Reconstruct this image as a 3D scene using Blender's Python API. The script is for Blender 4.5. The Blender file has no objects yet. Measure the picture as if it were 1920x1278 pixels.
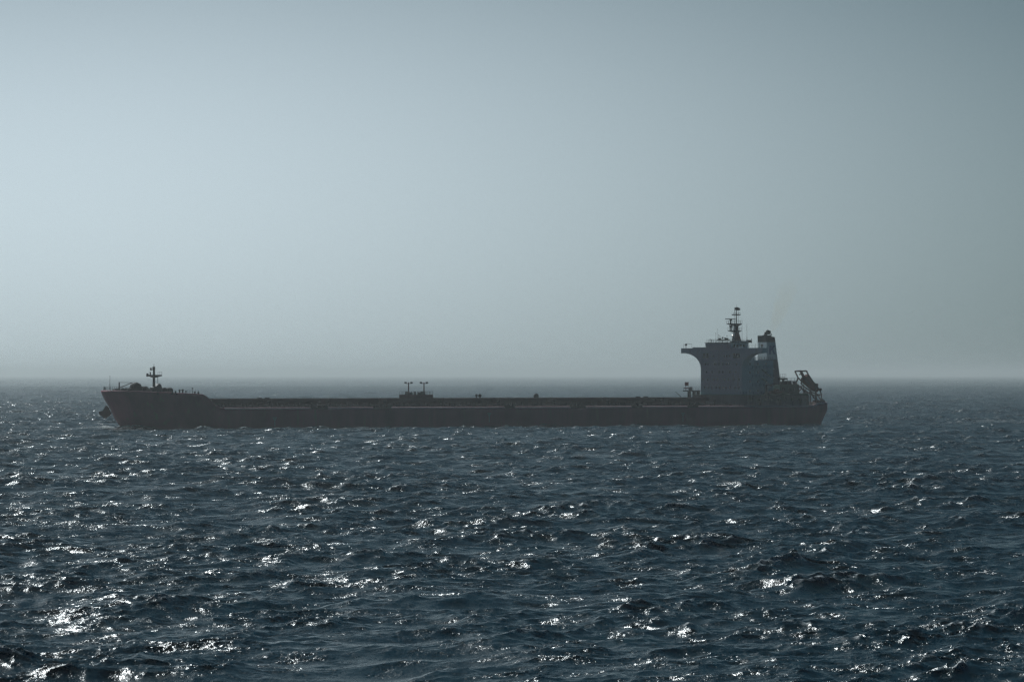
import bpy, bmesh, math, random
import numpy as np
from mathutils import Vector, Matrix
R = math.radians
random.seed(7)
sc = bpy.context.scene
col = sc.collection

# ------------------------------------------------------------------ camera
CAM_H = 16.5
cam_d = bpy.data.cameras.new('camera')
cam = bpy.data.objects.new('camera', cam_d); col.objects.link(cam)
cam.location = (0, 0, CAM_H)
cam.rotation_euler = (R(90) + 0.00591, 0, 0)
cam_d.lens = 200; cam_d.sensor_width = 36
cam_d.clip_start = 1.0; cam_d.clip_end = 400000
sc.camera = cam

# ------------------------------------------------------------------ light
SUN_EL, SUN_AZ = R(37.5), R(-21.5)          # azimuth measured from the view axis, negative = left
SUN = Vector((math.sin(SUN_AZ) * math.cos(SUN_EL), math.cos(SUN_AZ) * math.cos(SUN_EL), math.sin(SUN_EL)))
sl = bpy.data.lights.new('sun', 'SUN'); sl.energy = 2.65; sl.angle = R(0.5); sl.color = (0.93, 0.99, 1.0)
so = bpy.data.objects.new('sun', sl); col.objects.link(so)
so.rotation_euler = SUN.to_track_quat('Z', 'Y').to_euler()
so.location = (0, 0, 300)

world = bpy.data.worlds.new('World'); sc.world = world
world.use_nodes = True
wn, wl = world.node_tree.nodes, world.node_tree.links
wn.clear()
def wnode(t, **k):
    n = wn.new(t)
    for a, b in k.items(): setattr(n, a, b)
    return n
def wmath(op, a, b=None, clamp=False):
    n = wnode('ShaderNodeMath', operation=op, use_clamp=clamp)
    for i, v in enumerate((a, b)):
        if v is None: continue
        if isinstance(v, (int, float)): n.inputs[i].default_value = v
        else: wl.new(v, n.inputs[i])
    return n.outputs[0]
sky = wnode('ShaderNodeTexSky', sky_type='NISHITA', sun_disc=False)
sky.sun_elevation = SUN_EL; sky.sun_rotation = SUN_AZ
sky.air_density = 1.0; sky.dust_density = 0.4; sky.ozone_density = 2.0
tc = wnode('ShaderNodeTexCoord')
sep = wnode('ShaderNodeSeparateXYZ'); wl.new(tc.outputs['Generated'], sep.inputs[0])
SX, SY, SZ = sep.outputs
# hazy air round the sun: falls off with the angle from the sun's bearing and with height above the horizon
az = wmath('ARCTAN2', SX, SY)
daz = wmath('SUBTRACT', az, R(-5.7))
f_az = wmath('EXPONENT', wmath('MULTIPLY', wmath('MULTIPLY', daz, daz), -1 / R(11.1) ** 2))
el = wmath('ARCSINE', SZ)
de = wmath('SUBTRACT', el, R(1.7))
f_el = wmath('EXPONENT', wmath('MULTIPLY', wmath('MULTIPLY', de, de), -1 / (R(3.5) ** 2)))
milk = wmath('MULTIPLY', f_az, f_el)
dot = wnode('ShaderNodeVectorMath', operation='DOT_PRODUCT')
wl.new(tc.outputs['Generated'], dot.inputs[0]); dot.inputs[1].default_value = SUN
ang = wmath('ARCCOSINE', wmath('MINIMUM', dot.outputs['Value'], 1.0))
aur = wmath('EXPONENT', wmath('MULTIPLY', ang, -1 / R(12)))
MILK, AUR = 0.61, 0.0
def wcol(fac, c, s):
    n = wnode('ShaderNodeVectorMath', operation='SCALE'); n.inputs[0].default_value = c
    wl.new(wmath('MULTIPLY', fac, s), n.inputs['Scale']); return n.outputs[0]
def wadd(a, b):
    n = wnode('ShaderNodeVectorMath', operation='ADD'); wl.new(a, n.inputs[0]); wl.new(b, n.inputs[1]); return n.outputs[0]
ns = wnode('ShaderNodeVectorMath', operation='SCALE'); ns.inputs['Scale'].default_value = 1.0
wl.new(sky.outputs[0], ns.inputs[0])
SKY = 0.05
hs = wnode('ShaderNodeVectorMath', operation='MULTIPLY'); wl.new(ns.outputs[0], hs.inputs[0]); hs.inputs[1].default_value = (0.045, 0.150, 0.200)     # cool white balance
tot = wadd(wadd(hs.outputs[0], wcol(milk, (0.88, 0.965, 1.06), MILK / SKY)), wcol(aur, (0.95, 1.0, 1.0), AUR / SKY))
bg = wnode('ShaderNodeBackground'); bg.inputs['Strength'].default_value = SKY
wl.new(tot, bg.inputs['Color'])
wo = wnode('ShaderNodeOutputWorld'); wl.new(bg.outputs[0], wo.inputs[0])

vs = sc.view_settings
vs.view_transform = 'Standard'; vs.look = 'None'; vs.exposure = 0.0; vs.gamma = 1.0; vs.use_curve_mapping = False
cy = sc.cycles
cy.max_bounces = 6; cy.diffuse_bounces = 2; cy.glossy_bounces = 3; cy.transmission_bounces = 2
cy.volume_bounces = 1; cy.caustics_reflective = False; cy.caustics_refractive = False
cy.use_denoising = True; cy.denoising_prefilter = 'NONE'; cy.use_adaptive_sampling = False
cy.sample_clamp_indirect = 4.0

# ------------------------------------------------------------------ helpers
def tag(o, label=None, cat=None, group=None, kind=None):
    if label: o['label'] = label
    if cat: o['category'] = cat
    if group: o['group'] = group
    if kind: o['kind'] = kind
    return o

def empty(name, loc=(0, 0, 0), rz=0, parent=None):
    o = bpy.data.objects.new(name, None); col.objects.link(o)
    o.location = loc; o.rotation_euler = (0, 0, rz); o.empty_display_size = 1
    if parent: o.parent = parent
    return o

class MB:
    """collects boxes, bars, tubes and prisms; build() links them as one mesh object"""
    def __init__(self): self.v = []; self.f = []; self.sm = []
    def add(self, vs, fs, smooth=False):
        b = len(self.v); self.v += [tuple(p) for p in vs]
        self.f += [tuple(i + b for i in f) for f in fs]; self.sm += [smooth] * len(fs); return self
    def box(self, x0, x1, y0, y1, z0, z1, tx=0, ty=0):
        # tx, ty: how much the top shrinks on each side
        v = [(x0, y0, z0), (x1, y0, z0), (x1, y1, z0), (x0, y1, z0),
             (x0 + tx, y0 + ty, z1), (x1 - tx, y0 + ty, z1), (x1 - tx, y1 - ty, z1), (x0 + tx, y1 - ty, z1)]
        return self.add(v, [(3, 2, 1, 0), (4, 5, 6, 7), (0, 1, 5, 4), (1, 2, 6, 5), (2, 3, 7, 6), (3, 0, 4, 7)])
    def tube(self, a, b, r0, r1=None, n=8):
        r1 = r0 if r1 is None else r1
        a, b = Vector(a), Vector(b); d = (b - a).normalized()
        u = d.orthogonal().normalized(); w = d.cross(u)
        vs = []
        for p, r in ((a, r0), (b, r1)):
            for i in range(n):
                t = 2 * math.pi * i / n; vs.append(p + u * (r * math.cos(t)) + w * (r * math.sin(t)))
        fs = [(i, (i + 1) % n, n + (i + 1) % n, n + i) for i in range(n)]
        b0 = len(self.v)
        self.add(vs, fs, n > 6)
        self.add([], []); self.f += [tuple(b0 + i for i in reversed(range(n))), tuple(b0 + n + i for i in range(n))]; self.sm += [False, False]
        return self
    def path(self, pts, r, n=8):
        for a, b in zip(pts, pts[1:]): self.tube(a, b, r, r, n)
        return self
    def prism(self, poly, axis, a0, a1):
        # poly: 2-D outline; axis 'x': poly is (y,z), extruded x a0..a1 ; 'y': (x,z) ; 'z': (x,y)
        def P(p, a): return {'x': (a, p[0], p[1]), 'y': (p[0], a, p[1]), 'z': (p[0], p[1], a)}[axis]
        n = len(poly)
        vs = [P(p, a0) for p in poly] + [P(p, a1) for p in poly]
        fs = [(i, (i + 1) % n, n + (i + 1) % n, n + i) for i in range(n)] + [tuple(reversed(range(n))), tuple(range(n, 2 * n))]
        return self.add(vs, fs)
    def lathe(self, c, prof, n=16, axis='z'):
        # prof: (radius, height) pairs
        vs = []
        for r, h in prof:
            for i in range(n):
                t = 2 * math.pi * i / n; q = (r * math.cos(t), r * math.sin(t))
                p = {'z': (q[0], q[1], h), 'y': (q[0], h, q[1]), 'x': (h, q[0], q[1])}[axis]
                vs.append((c[0] + p[0], c[1] + p[1], c[2] + p[2]))
        fs = []
        for k in range(len(prof) - 1):
            for i in range(n): fs.append((k * n + i, k * n + (i + 1) % n, (k + 1) * n + (i + 1) % n, (k + 1) * n + i))
        fs += [tuple(reversed(range(n))), tuple((len(prof) - 1) * n + i for i in range(n))]
        return self.add(vs, fs, True)
    def rail(self, pts, h=1.0, step=1.6, r=0.035, bars=(1.0, 0.5)):
        for a, b in zip(pts, pts[1:]):
            a, b = Vector(a), Vector(b); L = (b - a).length; n = max(1, round(L / step))
            for i in range(n + 1):
                p = a.lerp(b, i / n); self.tube(p, p + Vector((0, 0, h)), r, r, 4)
            for t in bars: self.tube(a + Vector((0, 0, h * t)), b + Vector((0, 0, h * t)), r * .8, r * .8, 4)
        return self
    def build(self, name, mat, parent=None, bevel=0.0):
        me = bpy.data.meshes.new(name); me.from_pydata(self.v, [], self.f); 
        me.polygons.foreach_set('use_smooth', self.sm)
        bm = bmesh.new(); bm.from_mesh(me); bmesh.ops.recalc_face_normals(bm, faces=bm.faces); bm.to_mesh(me); bm.free()
        me.materials.append(mat); me.update()
        o = bpy.data.objects.new(name, me); col.objects.link(o)
        if parent: o.parent = parent
        if bevel:
            m = o.modifiers.new('bevel', 'BEVEL'); m.width = bevel; m.segments = 2; m.limit_method = 'ANGLE'
        return o

def paint(name, c, rough=0.5, wear=0.25, scale=0.35, streak=0.0, rust=None, spec=0.5):
    m = bpy.data.materials.new(name); m.use_nodes = True
    n, l = m.node_tree.nodes, m.node_tree.links
    b = n['Principled BSDF']; b.inputs['Roughness'].default_value = rough
    b.inputs['Specular IOR Level'].default_value = spec
    t = n.new('ShaderNodeTexCoord')
    mp = n.new('ShaderNodeMapping'); l.new(t.outputs['Object'], mp.inputs[0]); mp.inputs['Scale'].default_value = (scale, scale, scale * (0.15 if streak else 1))
    nz = n.new('ShaderNodeTexNoise'); nz.inputs['Scale'].default_value = 1.0; nz.inputs['Detail'].default_value = 6; nz.inputs['Roughness'].default_value = .65
    l.new(mp.outputs[0], nz.inputs['Vector'])
    rp = n.new('ShaderNodeValToRGB'); l.new(nz.outputs['Fac'], rp.inputs[0])
    rp.color_ramp.elements[0].position = .35; rp.color_ramp.elements[1].position = .7
    rp.color_ramp.elements[0].color = tuple(x * (1 - wear) for x in c) + (1,)
    rp.color_ramp.elements[1].color = tuple(min(1, x * (1 + wear * .5)) for x in c) + (1,)
    out = rp.outputs[0]
    if rust:
        n2 = n.new('ShaderNodeTexNoise'); n2.inputs['Scale'].default_value = 1; n2.inputs['Detail'].default_value = 8
        m2 = n.new('ShaderNodeMapping'); m2.inputs['Scale'].default_value = (.5, .5, .09); l.new(t.outputs['Object'], m2.inputs[0]); l.new(m2.outputs[0], n2.inputs['Vector'])
        r2 = n.new('ShaderNodeValToRGB'); l.new(n2.outputs['Fac'], r2.inputs[0]); r2.color_ramp.elements[0].position = .58; r2.color_ramp.elements[1].position = .72
        mx = n.new('ShaderNodeMixRGB'); l.new(r2.outputs[0], mx.inputs[0]); l.new(out, mx.inputs[1]); mx.inputs[2].default_value = rust + (1,)
        out = mx.outputs[0]
    l.new(out, b.inputs['Base Color'])
    return m

M_hull = paint('red_hull_paint', (0.46, 0.055, 0.115), .65, .35, .12, 1, (0.36, 0.10, 0.10), .4)
M_gun = paint('painted_gunwale_sheen', (0.80, 0.48, 0.50), .32, .25, .2)  # lightened to paint in the sky's highlight along the rounded deck edge
M_deck = paint('red_deck_paint', (0.09, 0.03, 0.025), .85, .35, .3, spec=.15)
M_hatch = paint('dark_red_hatch_paint', (0.11, 0.028, 0.022), .6, .3, .3, 1, (0.08, 0.04, 0.025))
M_white = paint('white_house_paint', (0.80, 0.86, 0.88), .6, .06, .2, 1, (0.70, 0.70, 0.68))
M_glass = paint('dark_window_glass', (0.012, 0.015, 0.018), .12, .1, 1)
M_black = paint('black_funnel_paint', (0.02, 0.02, 0.02), .6, .2, .5)
M_blue = paint('dark_blue_funnel_paint', (0.05, 0.075, 0.14), .5, .15, .4)
M_kblue = paint('blue_letter_paint', (0.03, 0.10, 0.32), .5, .1, 1)
M_steel = paint('dark_fittings_paint', (0.035, 0.027, 0.026), .8, .3, .6, spec=.2)
M_mast = paint('buff_mast_paint', (0.09, 0.08, 0.075), .6, .2, .6)
M_grey = paint('grey_deckhouse_paint', (0.28, 0.25, 0.25), .6, .2, .3, 1, (0.2, 0.13, 0.1))
M_redm = paint('brown_red_mast_paint', (0.10, 0.022, 0.018), .8, .2, .6, spec=.2)
M_orange = paint('orange_boat_paint', (0.17, 0.026, 0.014), .8, .15, .6, spec=.15)
M_green = paint('green_deck_paint', (0.05, 0.11, 0.08), .6, .2, .4)
M_mark = paint('faded_white_mark', (0.34, 0.28, 0.27), .6, .3, 2)

# ------------------------------------------------------------------ sea
def sea_tile(L, N, lo, hi_bands, seed, wind, B=0.008, lam_p=34.0, spread=4.0):
    """one periodic patch per wavelength band -> list of arrays (height, dx, dy, divergence)"""
    rng = np.random.default_rng(seed)
    k1 = np.fft.fftfreq(N, L / N) * 2 * np.pi
    kx, ky = np.meshgrid(k1, k1, indexing='ij')
    k = np.hypot(kx, ky); k[0, 0] = 1e9
    kp = 2 * np.pi / lam_p
    S = B * k ** -3.0 * np.exp(-1.0 * (kp / k) ** 2)
    th = np.arctan2(ky, kx) - wind
    c2 = np.cos(th) ** 2
    loc = np.clip(np.log2(np.maximum(k / kp, 1)) / 6.0, 0, 1)
    D = (1 - loc * .35) * c2 ** (spread * (1 - loc * .5)) * 1.0 + loc * .15 * c2 + .03
    P = S / k * D
    dk = 2 * np.pi / L
    a = np.sqrt(np.maximum(P, 0)) * dk * (rng.standard_normal((N, N)) + 1j * rng.standard_normal((N, N)))
    lam = 2 * np.pi / k
    out = []
    for b0, b1 in hi_bands:
        m = ((lam >= b0) & (lam < b1)).astype(float)
        A = a * m
        h = np.fft.ifft2(A).real * N * N
        dx = np.fft.ifft2(1j * kx / k * A).real * N * N
        dy = np.fft.ifft2(1j * ky / k * A).real * N * N
        dv = np.fft.ifft2(-k * A).real * N * N
        out.append([x.astype(np.float32) for x in (h, dx, dy, dv)])
    return out

WIND = R(-24)      # the waves run across the view from the left, a little towards the viewer
# fan of radii and bearings round the viewer's foot point: fine where the water is looked at, coarse elsewhere
def radii():
    r = [4.0]
    while r[-1] < 270: r.append(r[-1] * 1.02 + .2)
    while r[-1] < 1000: r.append(r[-1] * 1.0006)
    while r[-1] < 3200: r.append(r[-1] * 1.0009)
    while r[-1] < 8000: r.append(r[-1] * 1.0012)
    while r[-1] < 20000: r.append(r[-1] * 1.003)
    while r[-1] < 90000: r.append(r[-1] * 1.06)
    return np.array(r)
def bearings():
    fine = R(0.0160); half = R(6.6)
    a = list(np.arange(0, half, fine)); st = fine
    while a[-1] < math.pi - R(4):
        st = min(st * 1.06, R(5)); a.append(a[-1] + st)
    a = np.array(a[:-1]); return np.concatenate([-a[:0:-1], a])
rr, bb = radii(), bearings()
NR, NB = len(rr), len(bb)
Rg = rr[:, None]; Bg = bb[None, :]
X = (Rg * np.sin(Bg)).astype(np.float64); Y = (Rg * np.cos(Bg)).astype(np.float64)
sp_r = np.gradient(rr)[:, None]; sp_b = (np.gradient(bb)[None, :] * rr[:, None])
SP = np.maximum(sp_r * np.clip(1.25 - Rg / 2500, .35, 1), sp_b)
Zs = np.zeros((NR, NB), np.float32); DX = np.zeros_like(Zs); DY = np.zeros_like(Zs); DV = np.zeros_like(Zs)
tiles = [(700.0, 1024, [(16, 400), (8, 16)], 11, 0.0, (.55, .7)), (171.0, 1024, [(4, 8), (2, 4)], 12, 0.31, (.95, 1.0)), (53.0, 1024, [(1, 2), (.5, 1)], 13, -0.23, (1.0, .9))]
MOD = None
for L, N, bands, seed, rot, gains in tiles:
    T = sea_tile(L, N, 0, bands, seed, WIND + rot)
    T = [[q * g_ for q in t_] for t_, g_ in zip(T, gains)]
    cr, sr = math.cos(rot), math.sin(rot)
    for (b0, b1), (h, dx, dy, dv) in zip(bands, T):
        w = np.clip((b0 / SP - 1.5) / 1.2, 0, 1)
        w = w * w * (3 - 2 * w)
        if b0 < 8:
            if MOD is None:
                q1 = Zs / .28
                MOD = np.clip(1.0 + .28 * q1, .35, 1.8).astype(np.float32) * (1 + .45 * np.sin(X / 17 + 2 * np.sin(Y / 41)) * np.sin(Y / 29 + 1.7 * np.sin(X / 23))).astype(np.float32)
            w = w * MOD
        rows = np.where(w.max(axis=1) > 0)[0]
        if not len(rows): continue
        sl_ = slice(rows[0], rows[-1] + 1)
        x = X[sl_]; y = Y[sl_]; ww = w[sl_].astype(np.float32)
        u = ((cr * x - sr * y) / L) % 1.0 * N; v = ((sr * x + cr * y) / L) % 1.0 * N
        i0 = np.floor(u).astype(np.int32) % N; j0 = np.floor(v).astype(np.int32) % N
        fu = (u - np.floor(u)).astype(np.float32); fv = (v - np.floor(v)).astype(np.float32)
        i1 = (i0 + 1) % N; j1 = (j0 + 1) % N
        del u, v
        def smp(A): return ((A[i0, j0] * (1 - fu) + A[i1, j0] * fu) * (1 - fv) + (A[i0, j1] * (1 - fu) + A[i1, j1] * fu) * fv) * ww
        Zs[sl_] += smp(h); a_ = smp(dx); b_ = smp(dy)
        DX[sl_] += cr * a_ + sr * b_; DY[sl_] += -sr * a_ + cr * b_
        if b0 >= 2: DV[sl_] += smp(dv)
        del i0, j0, i1, j1, fu, fv
CH = 1.05
foam = np.clip((-DV * CH - 0.40) / 0.3, 0, 1).astype(np.float32)      # where the surface folds: breaking crests
# ship frame (for the bow wave and wake)
TH = R(35); CT, ST = math.cos(TH), math.sin(TH)
X0, Y0 = 96.55, 1888.94
SHIP_L = 269.1
XS = X - CH * 0; YS = Y
s_ = (-(XS - X0) * CT - (YS - Y0) * ST); l_ = ((XS - X0) * ST - (YS - Y0) * CT)
al = np.abs(l_)
near = np.exp(-((al - 22.5) / 2.2) ** 2) * ((s_ > 0) & (s_ < 250))
bow = np.exp(-(((s_ - 263.5) / 9.0) ** 2 + (al / 12.0) ** 2))
bowl = np.exp(-((al - (24 + (262 - s_) * .16)) / 2.6) ** 2) * np.clip((s_ - 120) / 140, 0, 1) * (s_ < 262)
wake = np.exp(-((l_) / 13.0) ** 2) * np.clip((s_ + 230) / 230, 0, 1) * (s_ < 1)
rngn = np.random.default_rng(5)
Zs += (0.9 * bow + 0.35 * bowl).astype(np.float32)
ahead = np.exp(-((s_ - 296) / 20.0) ** 2 - ((l_ + 3) / 9.0) ** 2)
foam = np.clip(foam + (0.75 * bow + 0.30 * bowl + 0.15 * near + 0.55 * wake + 0.5 * ahead).astype(np.float32) * (0.55 + 0.9 * np.clip(Zs, -.5, 1)), 0, 1)
co = np.empty((NR * NB, 3), np.float32)
co[:, 0] = (X + CH * DX).ravel(); co[:, 1] = (Y + CH * DY).ravel(); co[:, 2] = Zs.ravel()
del X, Y, XS, YS, s_, l_, al, near, bow, bowl, wake, ahead
idx = (np.arange(NR - 1)[:, None] * NB + np.arange(NB)[None, :]).astype(np.int32)
nxt = (np.arange(NR - 1)[:, None] * NB + (np.arange(NB)[None, :] + 1) % NB).astype(np.int32)
quads = np.stack([idx, idx + NB, nxt + NB, nxt], axis=-1).reshape(-1)
me = bpy.data.meshes.new('sea')
me.vertices.add(NR * NB); me.vertices.foreach_set('co', co.ravel())
nf = len(quads) // 4
me.loops.add(len(quads)); me.loops.foreach_set('vertex_index', quads)
me.polygons.add(nf); me.polygons.foreach_set('loop_start', np.arange(0, nf * 4, 4, dtype=np.int32))
me.polygons.foreach_set('use_smooth', np.ones(nf, bool))
fa = me.attributes.new('foam', 'FLOAT', 'POINT'); fa.data.foreach_set('value', foam.ravel())
me.update(calc_edges=False)
me.validate(clean_customdata=False) if False else None
sea = bpy.data.objects.new('sea', me); col.objects.link(sea)
tag(sea, kind='structure')
del co, quads, idx, nxt, DX, DY, DV, Zs, foam

ms = bpy.data.materials.new('sea_water'); ms.use_nodes = True
n, l = ms.node_tree.nodes, ms.node_tree.links
b = n['Principled BSDF']
b.inputs['IOR'].default_value = 1.333
b.inputs['Roughness'].default_value = 0.24
tcn = n.new('ShaderNodeNewGeometry')
def noise(scale, sx, sy, rot, detail, rough):
    mp = n.new('ShaderNodeMapping'); mp.vector_type = 'TEXTURE'; mp.inputs['Rotation'].default_value = (0, 0, rot); mp.inputs['Scale'].default_value = (1 / sx, 1 / sy, 1)
    l.new(tcn.outputs['Position'], mp.inputs[0])
    t = n.new('ShaderNodeTexNoise'); t.inputs['Scale'].default_value = scale; t.inputs['Detail'].default_value = detail; t.inputs['Roughness'].default_value = rough
    l.new(mp.outputs[0], t.inputs['Vector']); return t.outputs['Fac']
def bump(h, dist, strength, prev=None):
    bn = n.new('ShaderNodeBump'); bn.inputs['Distance'].default_value = dist; bn.inputs['Strength'].default_value = strength
    l.new(h, bn.inputs['Height'])
    if prev: l.new(prev, bn.inputs['Normal'])
    return bn.outputs[0]
def vnoise(scale, sx, sy, rot, detail, rough):
    """two-way slopes of the small ripples: the coloured noise, centred on zero, lying in the water's plane"""
    mp = n.new('ShaderNodeMapping'); mp.vector_type = 'TEXTURE'; mp.inputs['Rotation'].default_value = (0, 0, rot); mp.inputs['Scale'].default_value = (1 / sx, 1 / sy, 1)
    l.new(tcn.outputs['Position'], mp.inputs[0])
    t = n.new('ShaderNodeTexNoise'); t.inputs['Scale'].default_value = scale; t.inputs['Detail'].default_value = detail; t.inputs['Roughness'].default_value = rough
    l.new(mp.outputs[0], t.inputs['Vector'])
    v = n.new('ShaderNodeVectorMath'); v.operation = 'MULTIPLY_ADD'; l.new(t.outputs['Color'], v.inputs[0])
    v.inputs[1].default_value = (1, 1, 0); v.inputs[2].default_value = (-.5, -.5, 0)
    return v.outputs[0]
def vscale(v, k):
    q = n.new('ShaderNodeVectorMath'); q.operation = 'SCALE'; l.new(v, q.inputs[0])
    if isinstance(k, float): q.inputs['Scale'].default_value = k
    else: l.new(k, q.inputs['Scale'])
    return q.outputs[0]
def vadd(a, c):
    q = n.new('ShaderNodeVectorMath'); q.operation = 'ADD'; l.new(a, q.inputs[0]); l.new(c, q.inputs[1]); return q.outputs[0]
b1 = bump(noise(0.9, 1, .27, R(-12), 4, .62), 0.16, 1.0)
b2 = bump(noise(3.8, 1, .28, R(-6), 4, .66), 0.075, 1.0, b1)
b2 = bump(noise(13.0, 1, .4, R(4), 3, .65), 0.016, 1.0, b2)
gust = n.new('ShaderNodeMapRange'); l.new(noise(.075, 1, .5, R(-30), 3, .6), gust.inputs[0])
gust.inputs[1].default_value = .38; gust.inputs[2].default_value = .62; gust.inputs[3].default_value = .35; gust.inputs[4].default_value = 1.3
gus2 = n.new('ShaderNodeMapRange'); l.new(noise(.42, 1, .35, R(-20), 3, .6), gus2.inputs[0])
gus2.inputs[1].default_value = .42; gus2.inputs[2].default_value = .66; gus2.inputs[3].default_value = .45; gus2.inputs[4].default_value = 2.0
gm = n.new('ShaderNodeMath'); gm.operation = 'MULTIPLY'; l.new(gust.outputs[0], gm.inputs[0]); l.new(gus2.outputs[0], gm.inputs[1])
rip = vadd(vscale(vnoise(0.20, 1, .22, R(-4), 3, .7), 0.9), vadd(vscale(vnoise(0.30, 1, .40, R(-16), 3, .65), 0.95), vscale(vnoise(4.0, 1, .35, R(-8), 4, .75), 1.25)))
nv = vadd(b2, vscale(rip, gm.outputs[0]))
nn_ = n.new('ShaderNodeVectorMath'); nn_.operation = 'NORMALIZE'; l.new(nv, nn_.inputs[0])
l.new(nn_.outputs[0], b.inputs['Normal'])
att = n.new('ShaderNodeAttribute'); att.attribute_name = 'foam'
fn = noise(2.2, 1, 1, 0, 5, .7)
mr = n.new('ShaderNodeMath'); mr.operation = 'SUBTRACT'; l.new(fn, mr.inputs[0]); mr.inputs[1].default_value = .42
m2 = n.new('ShaderNodeMath'); m2.operation = 'MULTIPLY'; l.new(mr.outputs[0], m2.inputs[0]); m2.inputs[1].default_value = 5.0; m2.use_clamp = True
m3 = n.new('ShaderNodeMath'); m3.operation = 'MULTIPLY'; l.new(m2.outputs[0], m3.inputs[0]); l.new(att.outputs['Fac'], m3.inputs[1]); m3.use_clamp = True
mx = n.new('ShaderNodeMixRGB'); l.new(m3.outputs[0], mx.inputs[0]); mx.inputs[1].default_value = (0.0001, 0.019, 0.022, 1); mx.inputs[2].default_value = (0.62, 0.68, 0.70, 1)
l.new(mx.outputs[0], b.inputs['Base Color'])
rm = n.new('ShaderNodeMapRange'); l.new(m3.outputs[0], rm.inputs[0]); rm.inputs[3].default_value = .21; rm.inputs[4].default_value = .7
l.new(rm.outputs[0], b.inputs['Roughness'])
sea.data.materials.append(ms)

# ------------------------------------------------------------------ the ship
# ship frame: x forward from the stern, y to port, z up from the waterline
ship = empty('cargo_ship', (X0, Y0, 0), R(215))
tag(ship, 'long dark red bulk carrier with white bridge block and funnel at its stern, steaming left', 'ship')
L = SHIP_L
def lerp(a, b, t): return a + (b - a) * t
def interp(pts, x):
    if x <= pts[0][0]: return pts[0][1]
    for (a, p), (c_, q) in zip(pts, pts[1:]):
        if x <= c_: return lerp(p, q, (x - a) / (c_ - a))
    return pts[-1][1]
def nose(z): return interp([(-10, 8), (-3, 7), (0, 5.9), (1.5, 4.7), (3.6, 3.5), (6.5, 2.6), (9, 1.25), (11.8, .45)], z)
def hb(z, d, s):
    zz = max(0, min(11.7, z)) / 11.7
    Le = lerp(44, 30, zz); p = lerp(1.9, 2.3, zz); q = lerp(1.25, 1.75, zz)
    w = 22 if d >= Le else 22 * (1 - (1 - max(0, d) / Le) ** p) ** (1 / q)
    if s < 34:
        t = max(0, s) / 34
        aft = lerp(lerp(9.5, 13.2, min(1, max(0, z) / 5)), 22, (1 - (1 - t) ** 2.2))
        w = min(w, aft)
    return w
def ztop(s):
    return interp([(0, 7.5), (6, 7.3), (9, 6.45), (242.2, 6.45), (244.0, 7.6), (246.2, 9.9), (247.4, 10.55), (249, 10.7), (269.2, 11.75)], s)
us = [0, .15, .4, .8, 1.3, 2, 3, 4.2, 5.6, 7.2, 9, 11, 13.2, 15.6, 18, 19.5, 20.5, 21.5, 22.3, 23, 23.7, 24.4, 25.2, 26, 26.8, 28, 30, 33, 37, 42, 48, 56] + list(np.linspace(62, L - 36, 40)) + list(np.linspace(L - 34, L - 10, 10)) + [L - 9, L - 7, L - 5.8, L - 4.5, L - 3, L - 1.5, L - .5, L]
zf = [0, .12, .24, .36, .46, .54, .61, .68, .74, .80, .86, .91, .955]
side = []   # rows of points for each station (port side)
for d in us:
    zt = ztop(L - d); ring = []
    rad = .75
    levels = [(-10 + v * (zt - rad + 10) / .955 * 1.0 if False else -10 + (zt - rad + 10) * (v / .955), 0) for v in zf]
    for a in (20, 40, 58, 74, 90): levels.append((zt - rad + rad * math.sin(R(a)), rad * (1 - math.cos(R(a)))))
    for z, ins in levels:
        s = max(0, L - d - nose(z) * max(0, 1 - d / 60))
        h_ = max(0, hb(z, d, s) - (ins if d > .6 else 0))
        if d <= 1.3: s -= ins * (1 if d < .6 else .5)
        ring.append((s, h_, z))
    side.append(ring)
nl = len(side[0])
def hull_strip(i0, i1, a0=0, a1=None):
    mb = MB()
    a1 = len(side) - 1 if a1 is None else a1
    for sg in (1, -1):
        vs = [(p[0], sg * p[1], p[2]) for ring in side for p in ring[i0:i1]]
        m_ = i1 - i0; fs = []
        for a in range(a0, a1):
            for q in range(m_ - 1): fs.append((a * m_ + q, (a + 1) * m_ + q, (a + 1) * m_ + q + 1, a * m_ + q + 1))
        mb.add(vs, fs, True)
    return mb
h = hull_strip(0, 14)
last = side[-1]
h.add([(p[0], p[1], p[2]) for p in last[:14]] + [(p[0], -p[1], p[2]) for p in last[:14]], [(q, q + 1, 14 + q + 1, 14 + q) for q in range(13)])
AG = next(i for i, d in enumerate(us) if L - d < 242.0)
g2_ = hull_strip(13, nl, 0, AG); b_ = len(h.v)
h.v += g2_.v; h.f += [tuple(i + b_ for i in f) for f in g2_.f]; h.sm += g2_.sm
hull = h.build('hull', M_hull, ship)
g = hull_strip(13, nl, AG)
g.add([(p[0], p[1], p[2]) for p in last[13:]] + [(p[0], -p[1], p[2]) for p in last[13:]], [(q, q + 1, nl - 13 + q + 1, nl - 13 + q) for q in range(nl - 14)])
g.build('gunwale', M_gun, ship)
dk = MB(); vs = []
for ring in side: p = ring[-1]; vs += [(p[0], p[1], p[2] - .012), (p[0], -p[1], p[2] - .012)]
dk.add(vs, [(2 * a, 2 * a + 1, 2 * a + 3, 2 * a + 2) for a in range(len(side) - 1)])
dk.build('deck', M_deck, ship)

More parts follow.
